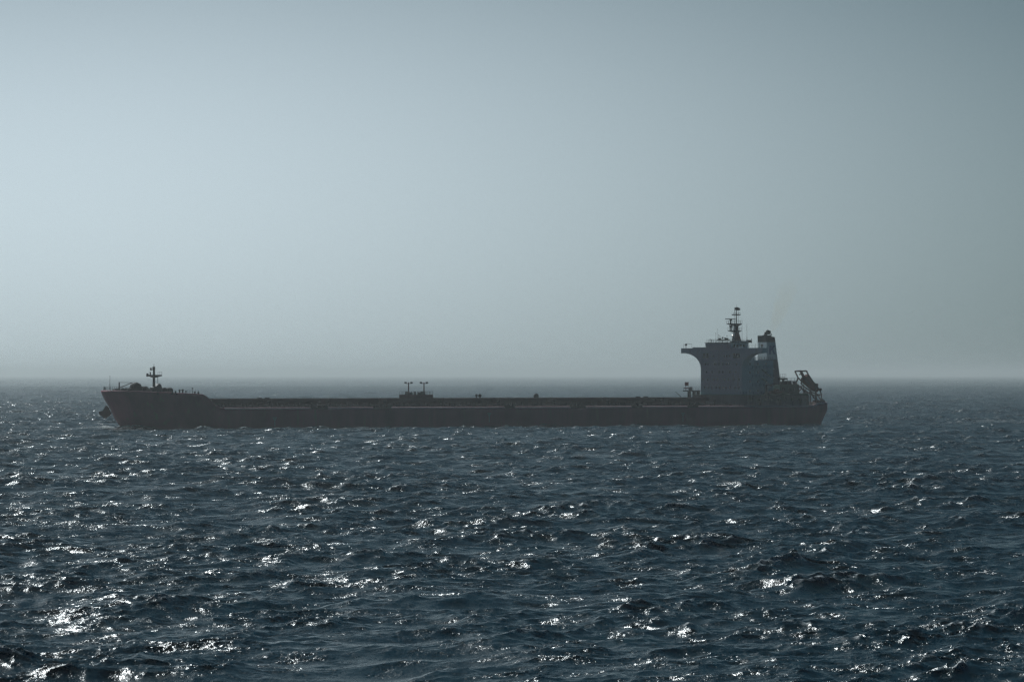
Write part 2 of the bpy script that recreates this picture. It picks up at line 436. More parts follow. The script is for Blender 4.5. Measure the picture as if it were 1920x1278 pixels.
# markings on the port side of the hull
def hull_mark(name, s, z, strokes):
    mb = MB()
    for (a0, b0, a1, b1, t) in strokes:
        dx, dz = a1 - a0, b1 - b0; Ls = math.hypot(dx, dz) or 1; nx, nz = -dz / Ls * t / 2, dx / Ls * t / 2
        P = [(a0 + nx, b0 + nz), (a1 + nx, b1 + nz), (a1 - nx, b1 - nz), (a0 - nx, b0 - nz)]
        mb.prism([(s - p[0], z + p[1]) for p in P], 'y', 22.0, 22.03)
    return mb.build(name, M_mark, ship)
for s, z in ((222, 2.2), (142.0, 3.2), (66, 3.0)):
    hull_mark('tug_mark', s, z, [(-.7, 1.2, .7, 1.2, .22), (-.6, 1.1, 0, .2, .22), (.6, 1.1, 0, .2, .22), (0, 1.2, 0, -1.6, .2)])
# the name at the port bow, too worn and small to read: faint upright strokes
# hatches
def hatch(s0, s1, i):
    co_ = MB().box(s0 + .5, s1 - .5, -10.6, 10.6, 6.3, 7.9)
    for k in range(9):
        x = lerp(s0 + 1, s1 - 1, k / 8)
        for sg in (1, -1): co_.box(x - .08, x + .08, min(sg * 10.6, sg * 11.2), max(sg * 10.6, sg * 11.2), 6.4, 7.7)
    cm = co_.build('hatch_coaming', M_hatch, ship)
    cv = MB()
    for y0, y1 in ((-11.9, -.05), (.05, 11.9)):
        cv.box(s0, s1, y0, y1, 7.95, 9.02, .05, .05)
        for k in range(7):
            x = lerp(s0 + .8, s1 - .8, k / 6); cv.box(x - .12, x + .12, y0 + .2, y1 - .2, 9.02, 9.12)
    c_ = cv.build('hatch_cover', M_hatch, cm)
    return cm
NH = 9; SA, SB = 46.5, 240.0; pit = (SB - SA) / NH
for i in range(NH): hatch(SA + i * pit + 1.3, SA + (i + 1) * pit - 1.6, i)
# side rails of the main deck, rolling ramps and pipes beside the hatches
rl = MB()
for sg in (1, -1):
    rl.rail([(36, sg * 21.2, 6.45), (110, sg * 21.2, 6.45), (180, sg * 21.2, 6.45), (236, sg * 20.6, 6.45)], 1.05, 2.2, .035, (1.0, .66, .33))
rl.build('deck_rail', M_steel, ship)
pp = MB()
for y, z in ((15.2, 7.0), (15.8, 7.0), (-15.2, 7.0)):
    pp.tube((40, y, z), (241, y, z), .16, .16, 8)
for k in range(26):
    x = 42 + k * 7.8; pp.box(x - .1, x + .1, 14.9, 16.1, 6.4, 6.85)
pp.build('deck_pipe', M_steel, ship)
for i in range(NH + 1):
    x = SA + i * pit - .15
    b_ = MB()
    for y in (18.6, 19.5):
        b_.tube((x, y, 6.4), (x, y, 7.25), .22, .22, 10).tube((x, y, 7.25), (x, y, 7.32), .3, .3, 10)
    b_.box(x - .35, x + .35, 18.2, 19.9, 6.42, 6.52)
    b_.build('mooring_bitts', M_steel, ship)
    v_ = MB().tube((x, 12.9, 6.4), (x, 12.9, 7.9), .28, .28, 10).lathe((x, 12.9, 0), [(.3, 7.8), (.55, 7.9), (.55, 8.2), (.25, 8.4)], 12)
    v_.build('deck_vent', M_steel, ship)
# chocks and roller fairleads let into the deck edge
for a_, b_ in ((202.6, 208.8), (179, 185.6), (132.2, 135.9), (104.6, 110.4), (82.2, 86.3), (59.8, 63.9)):
    for sg in (1, -1):
        f_ = MB()
        nb = max(2, round((b_ - a_) / 1.9))
        for k in range(nb):
            x0_ = lerp(a_, b_, k / nb); x1_ = lerp(a_, b_, (k + 1) / nb) - .35
            y0_, y1_ = sorted((sg * 21.2, sg * 22.06))
            f_.box(x0_, x1_, y0_, y1_, 5.85, 7.05, .12, .05)
        y0_, y1_ = sorted((sg * 21.25, sg * 22.03)); f_.box(a_, b_, y0_, y1_, 5.9, 6.6, .1, .05)
        f_.build('fairlead', M_hatch, ship)
# low dogs on the hatch tops, seen as small bumps
for s, y in ((217.5, 6), (214.6, 6), (71.5, 5), (68.4, 5)):
    MB().box(s - .7, s + .7, y - .5, y + .5, 9.1, 9.42, .15, .1).build('hatch_fitting', M_steel, ship)

# midships platform with two lamp masts
pf = MB().box(150.2, 159.6, -2.6, 2.6, 8.2, 10.2)
pfo = pf.build('hatch_control_house', M_hatch, ship)
MB().rail([(150.3, 2.5, 10.2), (159.5, 2.5, 10.2), (159.5, -2.5, 10.2), (150.3, -2.5, 10.2), (150.3, 2.5, 10.2)], 1.0, 1.1, .05, (1.0,)).build('rail', M_steel, pfo)
fx = MB()
for s, w_, hh in ((158.6, .25, .9), (157.0, .5, .7), (155.4, .25, .9), (154.0, .2, .8), (152.4, .5, 1.0), (153.2, .25, .7)):
    fx.box(s - w_, s + w_, -.4, .4, 10.2, 10.2 + hh, .05, .05)
fx.build('machinery', M_steel, pfo)
for s in (157.8, 151.9):
    m_ = MB().tube((s, 0, 10.2), (s, 0, 14.05), .22, .16, 8).tube((s - .9, .55, 13.7), (s + .9, -.55, 13.7), .09, .09, 6).tube((s, 0, 10.2), (s, 0, 11.2), .42, .3, 8).build('lamp_mast', M_redm, pfo)
    for t in (-1, 1):
        MB().box(s + t * .8 - .35, s + t * .8 + .35, -t * .5 - .25, -t * .5 + .25, 13.72, 14.2, .05, .05).build('deck_lamp', M_steel, m_)
# mushroom and gooseneck vents behind the hatches amidships
for s, r_, zt_ in ((131.7, .42, 10.4), (130.4, .55, 10.45), (108.4, .85, 10.6)):
    MB().tube((s, 0, 6.4), (s, 0, zt_ - r_), r_ * .55, r_ * .55, 10).lathe((s, 0, zt_ - r_ * 1.1), [(r_ * .5, -r_ * .9), (r_ * .95, -r_ * .6), (r_ * 1.05, 0), (r_ * .8, r_ * .6), (r_ * .2, r_ * .95)], 14).build('ventilator', M_steel, ship)

# ---- forecastle
FD = 10.9
MB().tube((267.6, 0, FD), (267.6, 0, 16.2), .09, .05, 6).tube((267.6, .0, 11), (267.6, 0, 12.6), .16, .14, 6).build('jackstaff', M_mast, ship)
r_ = MB().rail([(263.4, 9.5, 11.4), (267.2, 4.5, 11.6), (268.2, 0, 11.7), (267.2, -4.5, 11.6), (263.4, -9.5, 11.4)], 1.15, 1.0, .04, (1.0, .5))
r_.build('forecastle_rail', M_steel, ship)
r_ = MB().rail([(252.5, 20.2, 10.7), (248.8, 20.9, 10.6)], 1.1, .9, .04, (1.0, .5)).build('forecastle_rail', M_steel, ship)
r_ = MB().rail([(252.5, -20.2, 10.7), (248.0, -20.9, 10.6)], 1.1, 1.2, .04, (1.0, .5))
r_.build('forecastle_rail', M_steel, ship)
dr = MB().tube((264.3, 0, FD), (264.3, 0, 14.2), .22, .2, 8).tube((264.3, 0, 14.15), (259.6, 0, 14.05), .07, .07, 6).tube((264.0, 0, 12.6), (259.6, 0, 14.05), .14, .12, 6)
dr.tube((261.5, 0, 11.9), (257.5, 0, 13.3), .22, .2, 6).build('stores_derrick', M_steel, ship)
def winch(name, s, y, r, w, zc, parent=ship):
    o = MB().lathe((s, y, zc), [(r * .45, -w), (r, -w), (r, -w + .25), (r * .55, -w + .25), (r * .55, w - .25), (r, w - .25), (r, w), (r * .45, w)], 16, 'y')
    o.box(s - r * .9, s + r * .9, y - w - .3, y + w + .3, FD - .2, FD + .3)
    for t in (-1, 1): o.prism([(s - r * .7, FD), (s + r * .7, FD), (s + r * .2, zc + .3), (s - r * .2, zc + .3)], 'y', y + t * (w + .15) - .12, y + t * (w + .15) + .12)
    return o.build(name, M_steel, parent)
# big covered hawser reel, rounded dark hump
o = MB().lathe((258.4, 0, 12.25), [(.5, -1.2), (1.6, -1.2), (1.85, -.9), (1.9, 0), (1.85, .9), (1.6, 1.2), (.5, 1.2)], 8, 'y').box(256.7, 260.1, -1.3, 1.3, 10.7, 11.9)
o.build('hawser_reel', M_steel, ship)
winch('mooring_winch', 255.3, 0, 1.05, .9, 11.9)
winch('anchor_windlass', 262.6, 2.5, .95, 1.3, 11.5)
winch('anchor_windlass', 261.6, -3.5, .95, 1.3, 11.5)
MB().box(252.9, 254.0, -.5, .6, 10.8, 12.2, .1, .1).build('locker', M_steel, ship)
MB().box(264.9, 266.5, -.8, .8, 10.8, 12.1, .2, .2).tube((266, 1, 10.8), (266, 1, 12.3), .3, .3).build('fairlead_roller', M_steel, ship)
# foremast
fm = MB().prism([(249.6, 10.7), (252.9, 10.7), (252.7, 12.6), (251.7, 12.9), (250.6, 13.8), (249.9, 13.4), (249.6, 12.6)], 'y', -1.0, 1.0)
fmo = fm.build('foremast', M_mast, ship)
MB().tube((251.9, 0, 10.8), (251.9, 0, 18.9), .48, .30, 10).tube((251.9, 0, 18.9), (251.9, 0, 19.8), .12, .05, 6).box(251.6, 252.3, -.25, .25, 18.0, 18.9).build('pole', M_mast, fmo)
pl = MB().prism([(249.6, 16.45), (249.4, 16.1), (251.6, 15.6), (252.2, 15.6), (253.6, 16.1), (254.2, 16.1), (254.2, 16.45)], 'y', -.8, .8)
pl.rail([(249.5, .7, 16.45), (250.9, .7, 16.45)], .9, .6, .04, (1.,)).build('lookout_platform', M_mast, fmo)
MB().box(254.0, 254.5, -.25, .25, 15.9, 16.9).tube((253.2, 0, 16.2), (253.2, 0, 17.3), .22, .2, 8).build('masthead_light', M_steel, fmo)
MB().box(252.1, 253.3, -.12, .12, 17.9, 18.05).box(252.8, 253.2, -.2, .2, 17.8, 18.6).build('signal_light', M_steel, fmo)
ld = MB()
for y in (-.2, .2): ld.tube((250.6, y, 13.5), (250.6, y, 16.1), .04, .04, 4)
for k in range(9): ld.tube((250.6, -.2, 13.6 + k * .3), (250.6, .2, 13.6 + k * .3), .03, .03, 4)
ld.build('ladder', M_steel, fmo)
# machinery aft of the foremast
for s, y, w_, hgt in ((248.3, 0, .85, 1.7), (246.6, .4, .9, 1.55), (245.9, 0, .35, 2.0)):
    MB().lathe((s, y, FD + hgt * .45), [(w_ * .6, -.9), (w_, -.8), (w_, .8), (w_ * .6, .9)], 12, 'y').box(s - w_ * .8, s + w_ * .8, y - .7, y + .7, 10.5, 10.7 + hgt * .75, .1, .1).build('mooring_winch', M_steel, ship)
for s, y, r0, zt_ in ((251.3, 14, .35, 12.0), (250.2, 14, .4, 12.1), (249.2, 14.2, .22, 11.7), (246.5, 15, .3, 11.4), (245.2, 15, .35, 11.3)):
    MB().tube((s, y, 10.4), (s, y, zt_ - .3), r0 * .6, r0 * .6, 8).lathe((s, y, zt_ - .35), [(r0 * .5, -.2), (r0, -.1), (r0, .15), (r0 * .3, .35)], 10).build('ventilator', M_steel, ship)
MB().tube((247.6, 15.5, 10.5), (247.6, 15.5, 12.4), .06, .04, 6).box(247.4, 247.8, 15.35, 15.65, 12.1, 12.5).build('light_post', M_steel, ship)
# bitts on the forecastle
for s, y in ((256, 17.5), (259.5, 14.5), (256, -17.5)):
    MB().tube((s, y, 10.7), (s, y, 11.6), .25, .25).tube((s - .9, y + .3, 10.7), (s - .9, y + .3, 11.6), .25, .25).box(s - 1.3, s + .4, y - .4, y + .7, 10.6, 10.85).build('mooring_bitts', M_steel, ship)

# starboard anchor hanging outside the flare of the bow
an = MB().prism([(0.3, 2.1), (0.9, 1.5), (2.0, -.5), (1.6, -1.1), (0.3, -2.0), (-.3, -2.0), (-1.0, -1.3), (-1.8, -.8), (-1.95, .15), (-1.4, .2), (-.7, .35)], 'y', -.35, .35)
an.tube((.9, 0, 1.0), (3.2, .4, 2.4), .25, .2, 8).tube((-.2, -.7, -1.6), (-.2, .7, -1.6), .3, .3, 10)
ano = an.build('anchor', M_hatch, ship); ano.location = (263.2, -10.2, 5.1); ano.rotation_euler = (0, 0, R(-215))

# ---- accommodation and bridge, the aft end
acc = MB().box(21.0, 33.9, -11.2, 11.2, 6.4, 21.2).box(31.5, 33.95, -11.2, 11.2, 21.2, 24.9)
acc.box(24.0, 31.5, -8.0, 5.5, 21.2, 24.9)
house = acc.build('accommodation_block', M_white, ship)
# wings: one slab across the ship with curved brackets
def arc(t0, t1, n_):  # bracket curve from the house corner to the wing tip
    P = []
    for k in range(n_ + 1):
        a = R(lerp(t0, t1, k / n_)); P.append((11.2 + 9.3 * (1 - math.cos(a)), 18.6 + 4.95 * math.sin(a)))
    return P
for t in (-1, 1):
    P = arc(0, 90, 14) + [(22.0, 23.55), (22.0, 25.2), (11.2, 25.2)]
    MB().prism([(t * p[0], p[1]) for p in P], 'x', 31.6, 34.0).build('bridge_wing', M_white, ship)
MB().box(31.62, 33.98, -11.2, 11.2, 24.9, 25.2).build('wing_deck', M_white, house)
for l0, l1 in ((-22, -11), (11, 22)):
    pass
tr = MB().box(33.98, 34.06, -15.3, 9.5, 25.2, 25.5)
tr.build('bulwark', M_white, house)
wh = MB().prism([(27.6, 24.9), (34.2, 24.9), (34.5, 26.5), (34.3, 26.9), (27.6, 26.9)], 'y', -8.0, 5.8)
who = wh.build('wheelhouse', M_white, ship)
for k in range(11):
    y0 = -6.9 + k * 1.02
    MB().prism([(34.215, 25.35), (34.26, 25.3), (34.47, 26.35), (34.43, 26.38)], 'y', y0, y0 + .88).build('window', M_glass, who)
for k in range(4):
    MB().box(28.4 + k * 1.4, 29.4 + k * 1.4, 5.8, 5.83, 25.4, 26.4).build('window', M_glass, who)
MB().box(27.3, 34.6, -8.3, 6.1, 26.9, 27.06).build('roof', M_steel, who)
# windows of the front
def win(x0, x1, z0, z1): MB().box(33.9, 33.96, x0, x1, z0, z1).build('window', M_glass, house)
def pane(x0, x1, z0, z1): MB().box(33.95, 33.99, x0, x1, z0, z1).build('window', M_glass, house)
def L_of(px): return (px - 1352.0) / 3.47 + 0.2
for a, c_ in ((1316.8, 1321.6), (1322.8, 1327.8), (1373.6, 1378.6), (1380.0, 1386.0)):
    pane(L_of(a), L_of(c_), 21.9, 23.5)
rows = [(682, (321.2, 326, 338.5, 341.5, 346.8, 354.5, 361, 365.5, 380.5)), (697, (323.5, 334, 347, 354.5, 367.5, 378.2)), (711.5, (317.2, 325.8, 337, 344.3, 357.5, 365, 375, 384.8)), (726.6, (320, 326, 333.8, 341.5, 348.2, 354.5, 359.8, 367.5, 377, 384.8))]
for y, xs in rows:
    zc = 16.5 + (702 - y) * .1742
    for x in xs: win(L_of(1000 + x) - .30, L_of(1000 + x) + .30, zc - .38, zc + .38)
for x in (336.8, 357.0, 361.5, 366.8):
    zc = 16.5 + (702 - 667) * .1742; pane(L_of(1000 + x) - .28, L_of(1000 + x) + .28, zc - .38, zc + .38)
for zc in (11.2, 14.2, 17.2, 20.0):
    for k in range(3):
        s = 24 + k * 3.3; MB().box(s - .3, s + .3, 11.2, 11.24, zc - .38, zc + .38).build('window', M_glass, house)
MB().box(23.2, 24.1, 11.2, 11.26, 9.95, 11.9).build('door', M_steel, house)
# outside walkways along the port side of the block
for z in (12.6, 15.5, 18.4):
    w_ = MB().box(21.3, 30.5, 11.2, 12.3, z - .12, z); w_.build('walkway', M_white, house)
    MB().rail([(21.4, 12.25, z), (30.4, 12.25, z)], 1.0, 1.5, .035).build('walkway_rail', M_steel, house)
st = MB()
for k in range(3): 
    z = 12.6 + k * 2.9
    if k < 2: st.box(24, 24.2, 11.6, 12.1, z, z + .05).tube((22.2, 11.8, z), (26.5, 11.8, z + 2.9), .12, .12, 4).tube((22.2, 12.15, z), (26.5, 12.15, z + 2.9), .05, .05, 4)
st.build('stairs', M_steel, house)
MB().rail([(21.1, 11.1, 21.2), (31.4, 11.1, 21.2)], 1.0, 1.2, .04).rail([(21.1, -11.1, 21.2), (31.4, -11.1, 21.2)], 1.0, 1.2, .04).rail([(21.1, -11.1, 21.2), (21.1, 11.1, 21.2)], 1.0, 1.2, .04).build('roof_rail', M_steel, house)
# lower tier
tier = MB().box(9.4, 34.9, -14.5, 15.5, 6.42, 9.75).build('lower_deckhouse', M_grey, ship)
MB().box(9.2, 35.3, -14.8, 16.8, 9.75, 9.95).build('overhang', M_green, tier)
MB().rail([(9.4, 16.6, 9.95), (34.9, 16.6, 9.95), (34.9, 11.6, 9.95)], 1.0, 1.6, .035).build('rail', M_steel, tier)
for k in range(9):
    s = 11 + k * 2.8; MB().box(s - .32, s + .32, 15.5, 15.54, 7.9, 8.7).build('window', M_glass, tier)
for s in (13.1, 21.6, 29.9): MB().box(s - .4, s + .4, 15.5, 15.56, 6.5, 8.5).build('door', M_steel, tier)
for k in range(8):
    s = 10.5 + k * 3.3
    MB().tube((s, 16.6, 6.4), (s, 16.6, 9.76), .1, .1, 6).build('deck_pillar', M_steel, tier)

# compass deck on the wheelhouse
cd = MB().rail([(34.2, -7.8, 27.06), (34.2, 5.7, 27.06), (28, 5.7, 27.06), (28, -7.8, 27.06), (34.2, -7.8, 27.06)], 1.0, 1.0, .035)
cd.build('rail', M_steel, who)
for (px_, top, r) in ((-7.2, 28.2, .07), (-6.4, 27.9, .1), (-4.2, 30.2, .04), (-3.3, 31.5, .035), (-2.6, 29.6, .05), (-1.9, 29.3, .05), (1.9, 29.4, .05), (4.8, 29.0, .06)):
    MB().tube((33.0, px_, 27), (33.0, px_, top), r, r * .7, 6).lathe((33, px_, top), [(r, -.3), (r * 2.0, -.25), (r * 2.0, 0), (r, .05)], 8).build('antenna', M_steel, who)
q = MB().box(32.2, 33.8, -2.6, 2.4, 27.75, 27.95)
for y in (-2.4, -.8, .8, 2.2): q.tube((33, y, 27), (33, y, 27.8), .08, .08, 6)
q.box(32.5, 33.5, -2.4, -1.7, 27.95, 28.5, .1, .1).box(32.5, 33.5, 1.4, 2.2, 27.95, 28.5, .1, .1).build('instrument_platform', M_steel, who)
for y, z in ((-1.0, 28.6), (.3, 28.4), (4.6, 28.2)):
    MB().tube((32.6, y, 27), (32.6, y, z), .06, .06, 6).lathe((32.6, y, z), [(.1, -.25), (.32, -.1), (.32, .15), (.08, .3)], 10).build('searchlight', M_steel, who)
MB().tube((28.0, 3.5, 27), (28.0, 3.5, 35.0), .05, .025, 6).build('whip_antenna', M_steel, who)
# radar mast
mh = MB().box(25.2, 28.6, -2.2, 3.4, 24.9, 27.55, 0, .0)
mho = mh.build('radar_mast', M_white, ship)
MB().prism([(26.1, 27.5), (29.0, 27.5), (28.4, 30.9), (28.1, 33.2), (27.35, 33.2), (27.25, 30.9)], 'y', -.55, .2).build('column', M_white, mho)
MB().prism([(25.9, 27.5), (28.7, 27.5), (28.1, 30.9), (27.9, 33.2), (27.3, 33.2), (27.1, 30.9)], 'y', .21, .42).build('column_side', M_redm, mho)
def mplat(name, s0, s1, z, d=.8, hgt=.6, rh=.9):
    m_ = MB().prism([(s0, z), (s0, z - .2), (27.4, z - hgt - .2), (28.0, z - hgt - .2), (s1, z - .2), (s1, z)], 'y', -d, d)
    m_.rail([(s0, d, z), (s1, d, z), (s1, -d, z), (s0, -d, z), (s0, d, z)], rh, .9, .04, (1.,))
    return m_.build(name, M_mast, mho)
mplat('lower_platform', 26.2, 30.6, 31.0, .8, .5, 1.0)
mplat('upper_platform', 26.0, 31.0, 33.3, .9, .7, 1.0)
MB().tube((27.7, 0, 33.2), (27.7, 0, 38.4), .2, .13, 8).tube((27.7, 0, 38.4), (27.7, 0, 39.5), .06, .03, 6).build('pole', M_steel, mho)
for s, z0, z1 in ((28.5, 33.3, 36.2), (26.9, 34.3, 37.6), (28.4, 36, 38.5)):
    MB().tube((s, 0, z0), (s, 0, z1), .05, .05, 5).build('stay', M_steel, mho)
MB().prism([(26.4, 36.0), (29.2, 36.0), (29.3, 36.35), (26.3, 36.35)], 'y', -.5, .5).rail([(26.4, .4, 36.3), (29.2, .4, 36.3)], .5, .7, .05, (1.,)).build('crosstree', M_steel, mho)
MB().prism([(26.3, 37.7), (27.2, 37.6), (28.2, 37.9), (28.2, 38.5), (27.4, 38.7), (26.3, 38.3)], 'y', -.25, .25).tube((28.3, 0, 37.4), (28.3, 0, 38.6), .12, .1, 6).build('top_lights', M_steel, mho)
rs = MB().tube((30.0, 0, 33.3), (30.0, 0, 34.55), .22, .16, 8).box(29.7, 30.3, -.3, .3, 34.2, 34.65).build('radar_pedestal', M_steel, mho)
MB().box(28.2, 32.2, -.18, .18, 34.66, 34.92).build('radar_scanner', M_steel, rs)
rs2 = MB().tube((29.9, 0, 31), (29.9, 0, 32.2), .25, .2, 8).box(29.5, 30.3, -.3, .3, 31.9, 32.5).tube((29.0, 0, 31), (29.0, 0, 32.2), .12, .12, 6).build('radar_pedestal', M_steel, mho)
MB().box(29.2, 30.6, -.15, .15, 32.5, 32.66).build('radar_scanner', M_steel, rs2)
ml = bpy.data.materials.new('lit_lamp'); ml.use_nodes = True
ml.node_tree.nodes['Principled BSDF'].inputs['Emission Color'].default_value = (1, .97, .88, 1)
ml.node_tree.nodes['Principled BSDF'].inputs['Emission Strength'].default_value = 3
lb = MB().box(28.9, 29.4, -.2, .2, 29.0, 29.2).tube((29.2, 0, 29.2), (29.2, 0, 29.75), .09, .09, 6).build('lamp_bracket', M_steel, mho)
MB().lathe((29.45, .15, 29.5), [(.05, -.14), (.13, -.09), (.13, .09), (.05, .14)], 10).build('masthead_lamp', ml, lb)
MB().tube((25.6, 3.0, 27.5), (25.6, 3.0, 33.4), .05, .03, 6).tube((25.6, 3, 27.5), (25.6, 3, 29), .11, .08, 6).build('whip_antenna', M_steel, mho)
MB().box(24.6, 25.4, 2.2, 4.2, 27.0, 27.9, .1, .1).tube((24.4, 4, 26.9), (24.4, 4, 28.4), .12, .1).build('locker', M_steel, mho)
# gear on the wing tips
g1 = MB().tube((33, -20.6, 25.2), (33, -20.6, 26.3), .1, .1, 6).lathe((33, -20.6, 26.4), [(.15, -.3), (.4, -.2), (.4, .2), (.1, .35)], 10)
g1.tube((33, -21.8, 25.2), (33, -21.8, 26.7), .04, .04, 4).tube((33, -17.3, 25.2), (33, -17.3, 26.6), .04, .04, 4).tube((33, -20.2, 26.75), (33, -17.3, 26.6), .08, .06, 4).box(32.8, 33.2, -16.6, -16.1, 25.2, 25.55)
g1.build('wing_signal_lamp', M_steel, ship)
g2 = MB().tube((32.6, 18.9, 25.2), (32.6, 18.9, 26.8), .05, .05, 4).lathe((32.6, 20.2, 26.0), [(.15, -.8), (.15, -.3), (.4, -.2), (.4, .2), (.1, .35)], 10).tube((32.6, 16.9, 25.2), (32.6, 16.9, 26.6), .04, .04, 4)
g2.build('wing_signal_lamp', M_steel, ship)
MB().rail([(33.8, 9, 25.2), (33.8, 18, 25.2)], .9, 1.4, .035, (1.,)).build('wing_rail', M_steel, ship)
MB().box(32.0, 33.6, 9.0, 11.5, 25.2, 25.55, .1, .2).build('wing_locker', M_white, ship)

# starboard platform with a red board on a post
sp_ = MB().box(27.6, 34.0, -21.0, -18.0, 10.95, 11.3)
for s in (28.3, 30.0, 32.0): sp_.box(s - .35, s + .35, -20.6, -19.6, 6.4, 10.95)
spo = sp_.build('starboard_platform', M_steel, ship)
MB().rail([(27.8, -20.8, 11.3), (33.8, -20.8, 11.3)], .9, 1.0, .035, (1.,)).box(31.0, 31.8, -20.5, -19.7, 11.3, 12.4).build('rail', M_steel, spo)
MB().tube((33.3, -20.4, 11.3), (33.3, -20.4, 14.1), .07, .07, 6).tube((32.2, -20.4, 11.3), (32.2, -20.4, 14.1), .07, .07, 6).box(32.1, 33.5, -20.55, -20.35, 12.8, 14.0).box(32.0, 33.9, -20.5, -20.3, 11.9, 12.2).build('red_board', M_redm, spo)
MB().tube((43.0, -10, 9.2), (45.2, -10, 10.9), .12, .08, 6).build('stanchion', M_steel, ship)

# ---- funnel
def frustum(s0b, s1b, s0t, s1t, yb, yt, z0, z1):
    v = [(s0b, -yb, z0), (s1b, -yb, z0), (s1b, yb, z0), (s0b, yb, z0), (s0t, -yt, z1), (s1t, -yt, z1), (s1t, yt, z1), (s0t, yt, z1)]
    return MB().add(v, [(3, 2, 1, 0), (4, 5, 6, 7), (0, 1, 5, 4), (1, 2, 6, 5), (2, 3, 7, 6), (3, 0, 4, 7)])
def fa_(z): return interp([(9.9, 10.6), (29.1, 13.6)], z)     # aft edge
FF = 17.0
frustum(fa_(9.9), FF, fa_(21.5), FF, 2.5, 2.45, 9.9, 21.5).build('casing', M_blue, ship)
fno = frustum(fa_(21.5), FF, fa_(27.2), FF, 2.45, 2.42, 21.5, 27.2).build('funnel', M_white, ship)
v = [(fa_(27.2), -2.43, 27.2), (FF + .01, -2.43, 27.2), (FF + .01, 2.43, 27.2), (fa_(27.2), 2.43, 27.2), (fa_(29.1), -2.4, 28.9), (FF + .01, -2.4, 29.4), (FF + .01, 2.4, 29.4), (fa_(29.1), 2.4, 28.9)]
MB().add(v, [(3, 2, 1, 0), (4, 5, 6, 7), (0, 1, 5, 4), (1, 2, 6, 5), (2, 3, 7, 6), (3, 0, 4, 7)]).build('funnel_top', M_black, fno)
ex = MB().path([(15.7, 0, 29.0), (15.5, 0, 29.9), (15.0, 0, 30.5), (14.4, 0, 30.75)], .62, 12).tube((14.9, 0, 30.55), (13.9, 0, 30.35), .78, .72, 12).box(13.9, 16.2, -1, 1, 28.9, 29.5)
ex.tube((14.0, .8, 29), (13.8, .8, 30.0), .2, .2).build('exhaust_pipe', M_black, fno)
# the letter K in blue on the white band, port side
k_ = MB()
def kst(pts):
    k_.prism(pts, 'y', 2.452, 2.50)
kx = 15.9   # the viewer reads it with x decreasing to the right
kst([(kx, 23.2), (kx - .62, 23.2), (kx - .62, 26.1), (kx, 26.1)])
kst([(kx - .62, 24.4), (kx - .62, 25.1), (kx - 1.75, 26.1), (kx - 2.5, 26.1)])
kst([(kx - .95, 24.85), (kx - 1.35, 25.2), (kx - 2.6, 23.2), (kx - 1.85, 23.2)])
k_.build('letter_k', M_kblue, fno)
MB().rail([(fa_(14) - 2.6, 2, 15.7), (fa_(14) - .4, 2, 15.7)], 1.0, .8, .04, (1.,)).box(fa_(14) - 2.2, fa_(14), 1.2, 2.2, 15.55, 15.7).build('casing_step', M_steel, ship)

# ---- aft deckhouse with vents and rails
ah = MB().box(9.6, 17.4, -9.5, 10, 9.95, 13.3).box(9.62, 17.0, 10.0, 15.0, 9.95, 10.3).build('engine_casing', M_green, ship)
MB().rail([(9.7, 9.9, 13.3), (15.5, 9.9, 13.3)], 2.05, 1.3, .045, (1.,)).rail([(9.7, 9.9, 13.3), (9.7, -9, 13.3)], 1.1, 1.5, .04).build('rail', M_steel, ah)
MB().tube((14.8, 8.5, 13.3), (14.8, 8.5, 14.9), .55, .45, 10).box(13.6, 16.0, 7.4, 9.4, 14.8, 15.4, .15, .15).box(14.3, 16.3, 8.0, 9.5, 13.3, 14.2, .2, .2).build('vent_hood', M_steel, ah)
MB().box(11.8, 13.9, 7.8, 9.4, 13.3, 14.5, .25, .2).box(10.2, 10.9, 8.6, 9.2, 13.3, 14.3).box(9.8, 11.6, 8.4, 9.3, 14.1, 14.35).tube((11.3, 9, 14.2), (10.6, 9, 13.4), .08, .08, 6).build('vent_box', M_steel, ah)
for k in range(3): MB().box(11.0 + k * 2.2, 11.6 + k * 2.2, 10.0, 10.04, 11.2, 12.0).build('window', M_glass, ah)
MB().box(15.6, 16.5, 10.0, 10.06, 10.35, 12.3).build('door', M_steel, ah)
# rescue boat on its davit, port side
dv = MB().box(26.6, 27.2, 14.8, 15.4, 9.95, 13.2).tube((26.9, 15.1, 13.1), (23.2, 16.2, 13.4), .22, .16, 8).tube((26.9, 15.1, 11.6), (24.8, 15.7, 13.2), .12, .12, 6).box(26.2, 27.6, 14.5, 15.7, 9.95, 10.5)
dv.build('davit', M_mast, ship)

def boat_mesh(Lb, Wb, Hb, canopy=True, n_=14):
    """lifeboat hull: x fore-aft (bow at +x), centred, keel at z=0"""
    mb = MB(); rings = []
    m_ = 16
    for i in range(n_ + 1):
        t = i / n_; x = (t - .5) * Lb
        w_ = Wb / 2 * max(.03, (1 - abs(2 * t - 1) ** (3.2 if t > .5 else 5)) ** .6)
        zb = .30 * Hb * abs(2 * t - 1) ** 3; zt_ = Hb * (1 - .28 * abs(2 * t - 1) ** 3)
        ring = []
        for j in range(m_):
            a = 2 * math.pi * j / m_
            cy_, cz = math.cos(a), math.sin(a)
            yy = w_ * math.copysign(abs(cy_) ** .7, cy_); zz = (zb + zt_) / 2 + (zt_ - zb) / 2 * math.copysign(abs(cz) ** .8, cz)
            ring.append((x, yy, zz))
        rings.append(ring)
    vs = [p for r in rings for p in r]; fs = []
    for i in range(n_):
        for j in range(m_): fs.append((i * m_ + j, i * m_ + (j + 1) % m_, (i + 1) * m_ + (j + 1) % m_, (i + 1) * m_ + j))
    fs += [tuple(range(m_)), tuple(reversed([n_ * m_ + j for j in range(m_)]))]
    mb.add(vs, fs, True); return mb
